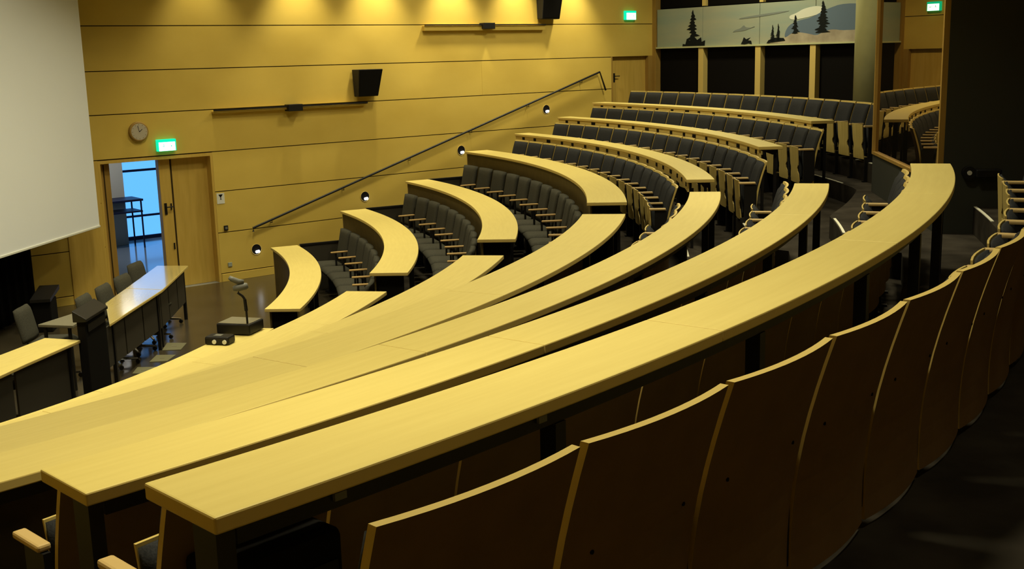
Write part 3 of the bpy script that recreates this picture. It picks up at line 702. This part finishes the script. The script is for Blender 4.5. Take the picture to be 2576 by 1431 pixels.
m = MB(); m.ring(RI[3] + 0.0, RI[3] + 0.024, -9.0, -5.5, ZF[3] + 0.0005, ZF[3] + 0.007, 0); tag(m.build('nosing_strip', M_STRIP), 'short pale nosing strip under the end of the fourth near desk', 'nosing strip', 'white nosing strips in the central aisle')

# booth step light with a dark ledge
t = thing('booth_shelf', 'small dark glossy shelf with a white spot on the dark booth wall', 'shelf', WM(BL, -0.26, 2.405), math.atan2(-NM.y, -NM.x))
m = MB(); m.tube([(-0.02, -0.001, 0), (-0.02, -0.06, 0)], 0.055, 20); m.build('lamp_ring', M_BLACK, t)
m = MB(); m.tube([(-0.02, -0.060, 0), (-0.02, -0.068, 0)], 0.020, 14); m.build('bulb', M_BATTEN, t)
m = MB(); m.box(0.03, 0.24, -0.09, -0.001, -0.04, 0.03); m.build('ledge', M_BLACK, t, bevel=0.01)

# ------------------------------------------------------------------ stage furniture
def polydesk(name, label, cat, poly, z, m_top, grp=None, panel=None, legs=None):
    t = thing(name, label, cat, (0, 0, 0), 0, grp)
    m = MB(); m.prism(poly, z - 0.032, z, 1, 0); m.build('tabletop', [m_top, m_top if m_top is M_GREYT else M_EDGE], t, bevel=0.006, uv=True)
    return t
def V2(a, b, t): return (a[0] + (b[0] - a[0]) * t, a[1] + (b[1] - a[1]) * t)
def quadpanel(t, a, b, z0, z1, n, inset=0.06, mat_=None, th=0.02):
    """n modesty panels between a and b"""
    d = Vector((b[0] - a[0], b[1] - a[1], 0)); L_ = d.length; d.normalize(); nn = Vector((d.y, -d.x, 0))
    for i in range(n):
        u0 = L_ * (i + 0.03) / n; u1 = L_ * (i + 0.97) / n
        p = Vector((a[0], a[1], 0)) - nn * inset
        q = [p + d * u0, p + d * u1, p + d * u1 - nn * th, p + d * u0 - nn * th]
        m = MB(); m.prism([(v.x, v.y) for v in q][::-1], z0, z1); m.build('front_panel', mat_ or M_MODEST, t)
def leg(t, x, y, z, w=0.02):
    m = MB(); m.box(x - w, x + w, y - w, y + w, 0.0, z); m.build('leg', M_BLACK, t)
q1 = [(6.69, 2.42), (6.775, 0.84), (7.285, 0.68), (7.14, 2.36)]
t = polydesk('stage_desk', 'far half of the long stage desk, glossed by daylight from the doorway', 'desk', q1, 0.75, M_DESKG, 'birch desks on the stage')
quadpanel(t, q1[2], q1[3], 0.25, 0.70, 3)
for x, y in ((6.74, 2.34), (6.83, 0.9), (7.2, 0.76), (7.07, 2.3)): leg(t, x, y, 0.717)
q2 = [(6.775, 0.83), (6.82, -0.04), (6.93, -0.75), (7.26, -1.18), (7.31, -0.3), (7.285, 0.67)]
q2 = [(6.775, 0.83), (6.82, -0.04), (7.26, -1.18), (7.285, 0.67)]
t = polydesk('stage_desk', 'near half of the long stage desk, its pointed end beside the lectern', 'desk', q2, 0.75, M_DESKG, 'birch desks on the stage')
quadpanel(t, q2[2], q2[3], 0.25, 0.70, 3)
for x, y in ((6.84, 0.76), (6.87, -0.02), (7.2, -0.95), (7.22, 0.6)): leg(t, x, y, 0.717)
q3 = [(6.78, -1.73), (6.52, -2.75), (6.40, -3.6), (6.82, -3.9), (7.02, -2.75), (7.20, -1.87)]
t = polydesk('stage_desk', 'birch stage desk at the left edge, left of the lectern', 'desk', q3, 0.75, M_DESK, 'birch desks on the stage')
quadpanel(t, (6.82, -3.9), (7.18, -1.9), 0.12, 0.70, 2)
for x, y in ((6.8, -1.85), (6.5, -3.5), (6.8, -3.75), (7.1, -1.98)): leg(t, x, y, 0.717)
q4 = [(6.45, -1.10), (6.87, -1.20), (6.86, -0.55), (6.66, -0.50)]
t = polydesk('side_table', 'small grey-topped table behind the lectern', 'table', q4, 0.75, M_GREYT)
for x, y in ((6.52, -1.08), (6.80, -1.12), (6.8, -0.62)): leg(t, x, y, 0.717, 0.015)
# lectern
t = thing('lectern', 'tall black lectern standing between the stage desks', 'lectern', (7.22, -1.58, 0), 0)
m = MB(); m.box(-0.045, 0.045, -0.29, 0.29, 0.0, 0.94); m.box(-0.14, 0.14, -0.29, 0.29, 0.0, 0.03); m.build('body', M_BLACKM, t, bevel=0.008)
m = MB(); m.add([(-0.07, -0.32, 0.94), (0.07, -0.32, 0.94), (0.07, 0.32, 0.94), (-0.07, 0.32, 0.94), (-0.07, -0.32, 1.06), (0.07, -0.32, 0.97), (0.07, 0.32, 0.97), (-0.07, 0.32, 1.06)],
    [(3, 2, 1, 0), (4, 5, 6, 7), (0, 1, 5, 4), (2, 3, 7, 6), (1, 2, 6, 5), (3, 0, 4, 7)]); m.build('reading_top', M_BLACK, t, bevel=0.006)
m = MB(); m.box(0.046, 0.056, -0.25, 0.25, 0.82, 0.90); m.build('drawer', M_BLACK, t)
# rack with tilted top
t = thing('equipment_stand', 'black equipment stand with a tilted top against the side wall', 'stand', (5.28, 1.93, 0), rad(10))
m = MB(); m.box(-0.12, 0.12, -0.22, 0.16, 0.0, 0.42); m.build('body', M_BLACKM, t, bevel=0.01)
m = MB(); m.add([(-0.13, -0.26, 0.42), (0.13, -0.26, 0.42), (0.13, 0.36, 0.48), (-0.13, 0.36, 0.48), (-0.13, -0.26, 0.46), (0.13, -0.26, 0.46), (0.13, 0.36, 0.54), (-0.13, 0.36, 0.54)],
    [(3, 2, 1, 0), (4, 5, 6, 7), (0, 1, 5, 4), (2, 3, 7, 6), (1, 2, 6, 5), (3, 0, 4, 7)]); m.build('tilted_top', M_BLACK, t)
# office chairs on the stage
def offchair():
    t = thing('conference_chair', 'x', 'chair')
    def back(u, v):
        w = 0.22 - 0.05 * max(0, v - 0.75) * 2; x = (-1 + 2 * u) * w; z = 0.48 + 0.39 * v; y = 0.20 + 0.08 * v - 0.03 * (1 - (2 * u - 1) ** 2)
        e = min(1, min(u, 1 - u) * 8, min(v, 1 - v) * 8) ** 0.5
        return (x, y + 0.02 * (1 - e), z - 0.02 * (abs(2 * u - 1) ** 4) * (1 if v > 0.99 else 0)), (0, 0.02 + 0.03 * e, 0)
    m = MB(); m.grid(back, 10, 8, 1.0, (0, 0), 0); m.build('backrest', M_FABG, t, smooth=True)
    def seat(u, v):
        x = (-1 + 2 * u) * 0.23; y = -0.24 + 0.46 * v; e = min(1, min(u, 1 - u) * 8, min(v, 1 - v) * 8) ** 0.5
        return (x, y, 0.42), (0, 0, 0.03 + 0.04 * e)
    m = MB(); m.grid(seat, 10, 8, 1.0, (0, 0), 0); m.build('seat', M_FABG, t, smooth=True)
    m = MB(); m.tube([(0, 0, 0.06), (0, 0, 0.42)], 0.025, 10); m.tube([(0, 0.1, 0.40), (0, 0.27, 0.40), (0, 0.27, 0.60)], 0.015, 8); m.build('column', M_CHROME, t)
    for k in range(5):
        a = 2 * pi * k / 5; m = MB(); m.tube([(0, 0, 0.085), (cos(a) * 0.27, sin(a) * 0.27, 0.06)], [0.02, 0.013], 8); f_ = m.build('base_arm', M_CHROME, t)
        m = MB(); m.tube([(cos(a) * 0.27 - 0.012, sin(a) * 0.27, 0.027), (cos(a) * 0.27 + 0.012, sin(a) * 0.27, 0.027)], 0.026, 12); m.build('castor', M_BLACK, f_)
    return t
oc = offchair(); first = True
ch = [((6.80, 2.02), 82, 'farthest conference chair, nearest the open doorway'), ((6.92, 1.12), 84, 'second conference chair from the doorway, behind the stage desk'),
      ((6.90, 0.50), 88, 'conference chair behind the bend of the long stage desk'), ((6.88, -0.10), 90, 'conference chair just left of the pointed desk end, behind the lectern'),
      ((6.40, -0.66), 92, 'low-showing conference chair behind the small grey table'), ((6.50, -2.30), 96, 'conference chair at the left edge behind the left stage desk')]
for (x, y), a, l in ch:
    if first: oc.location = (x, y, 0.001); oc.rotation_euler = (0, 0, rad(a)); oc['label'] = l; oc['group'] = 'conference chairs on the stage'; first = False
    else: copy_thing(oc, (x, y, 0.001), rad(a), l, 'conference chairs on the stage')
# floor boxes
for i, (x, y) in enumerate(((7.35, 0.75), (7.37, 0.17), (7.34, -0.42), (7.3, -1.0))):
    pass
lab = ['farthest pale floor hatch in front of the stage desk', 'second pale floor hatch in front of the stage desk', 'third pale floor hatch, next to the near desk edge']
for i, q in enumerate(([(7.20, 0.94), (7.46, 0.91), (7.48, 0.57), (7.25, 0.56)], [(7.25, 0.33), (7.49, 0.32), (7.47, 0.03), (7.26, 0.01)], [(7.19, -0.22), (7.42, -0.23), (7.42, -0.50), (7.22, -0.50)])):
    q = [(p[0] + 0.22, p[1] - 0.03) for p in q] if False else q
    t = thing('floor_hatch', lab[i], 'floor hatch', (0, 0, 0), 0, 'floor hatches on the stage')
    m = MB(); m.prism(q[::-1], 0.0005, 0.006); m.build('lid', mat('hatch_metal', (0.16, 0.15, 0.085), 0.6, 0.2) if i == 0 else bpy.data.materials['hatch_metal'], t)
    c = V2(V2(q[0], q[1], .5), V2(q[2], q[3], .5), .5)
    m = MB(); m.box(c[0] - 0.03, c[0] + 0.03, c[1] - 0.01, c[1] + 0.01, 0.0062, 0.009); m.build('grip', M_GREYT, t)
# black drape on the front wall
t = thing('stage_curtain', 'black curtain hanging in the front corner beneath the projection screen', 'curtain', (0, 0, 0))
m = MB(); k0 = []; nseg = 120
pA = WA(SF, 0.10, 0) + ax * 0.22; pB = pA - an * 5.0
for i in range(nseg + 1):
    u = i / nseg; p = pA + (pB - pA) * u + ax * (0.035 * sin(u * 150)); m.v += [Vector((p.x, p.y, 0.02)), Vector((p.x, p.y, 5.2))]
for i in range(nseg): m.f.append([2 * i, 2 * i + 2, 2 * i + 3, 2 * i + 1]); m.m.append(0)
cu = m.build('drape', M_CURT, t); sd = cu.modifiers.new('th', 'SOLIDIFY'); sd.thickness = 0.01
m = MB(); m.tube([pA + Vector((0, 0, 5.22)), pB + Vector((0, 0, 5.22))], 0.02, 8); m.build('rail', M_BLACK, t)
# projection screen
t = thing('projection_screen', 'huge pale projection screen hanging at the left edge', 'screen', (0, 0, 0))
cr_ = Vector((5.62, 3.30, 0)); 
def WS(s, d, z): return cr_ - an * s + ax * d + Vector((0, 0, z))
m = MB(); m.fbox(WS, 0.0, 6.0, -0.006, 0.006, 1.22, 5.9); m.build('cloth', M_SCREEN, t)
m = MB(); m.fbox(WS, 0.0, 6.0, -0.02, 0.02, 1.19, 1.22); m.build('bottom_batten', M_BATTEN, t, bevel=0.006)
m = MB(); m.fbox(WS, -0.1, 6.1, -0.09, 0.09, 5.9, 6.1); m.build('roller_case', M_BATTEN, t, bevel=0.02)

# ------------------------------------------------------------------ document camera on the lowest near desk
zd = ZT[0]
t = thing('document_camera', 'document camera with a jointed arm on a box base, standing on the lowest near desk', 'document camera', (8.80, -1.69, zd + 0.0005), rad(-16.5))
def DL(x, y, z):
    dx, dy = x - 8.80, y + 1.69; c, s_ = cos(rad(16.5)), sin(rad(16.5)); return Vector((dx * c - dy * s_, dx * s_ + dy * c, z - zd))
m = MB(); m.box(-0.19, 0.19, -0.155, 0.155, 0.008, 0.118); m.build('base', M_BLACK, t, bevel=0.015)
m = MB(); m.box(-0.175, 0.175, -0.14, 0.14, 0.1185, 0.123); m.build('light_table', M_GREYT, t, bevel=0.002)
a0_ = Vector((8.915, -1.855, 0)); ar = MB(); L_ = lambda x, y, z: DL(x - 0.02, y + 0.097, z)
ar.tube([L_(8.935, -1.952, 0.868), L_(8.933, -1.953, 1.02)], 0.011, 10); ar.tube([L_(8.933, -1.953, 1.01), L_(8.926, -1.955, 1.13)], [0.018, 0.016], 10)
ar.tube([L_(8.926, -1.955, 1.13), L_(8.905, -1.957, 1.165), L_(8.865, -1.97, 1.20), L_(8.88, -1.966, 1.235), L_(8.90, -1.96, 1.25)], 0.013, 10); ar.build('arm', M_BLACK, t)
m = MB(); m.tube([L_(8.82, -1.975, 1.245), L_(8.86, -1.965, 1.25), L_(8.94, -1.95, 1.265), L_(8.965, -1.945, 1.27)], [0.022, 0.036, 0.036, 0.026], 14); m.build('camera_head', M_GREY, t, smooth=True)
m = MB(); m.tube([L_(8.79, -1.98, 1.365), L_(8.82, -1.98, 1.345), L_(8.88, -1.965, 1.315), L_(8.93, -1.955, 1.315)], [0.02, 0.027, 0.028, 0.018], 14); m.build('lamp_head', M_GREY, t, smooth=True)
t = thing('control_box', 'small black control box with white knobs beside the document camera', 'control box', (8.705, -2.165, zd + 0.0005), rad(-13))
m = MB(); m.box(-0.13, 0.13, -0.08, 0.08, 0.0, 0.085); m.build('body', M_BLACK, t, bevel=0.02)
for x in (-0.02, 0.09): m = MB(); m.tube([(x, -0.081, 0.035), (x, -0.092, 0.035)], 0.022, 14); m.build('knob', M_BATTEN, t)
m = MB(); m.box(-0.05, 0.03, -0.04, 0.03, 0.0855, 0.088); m.build('display', M_GREY, t)
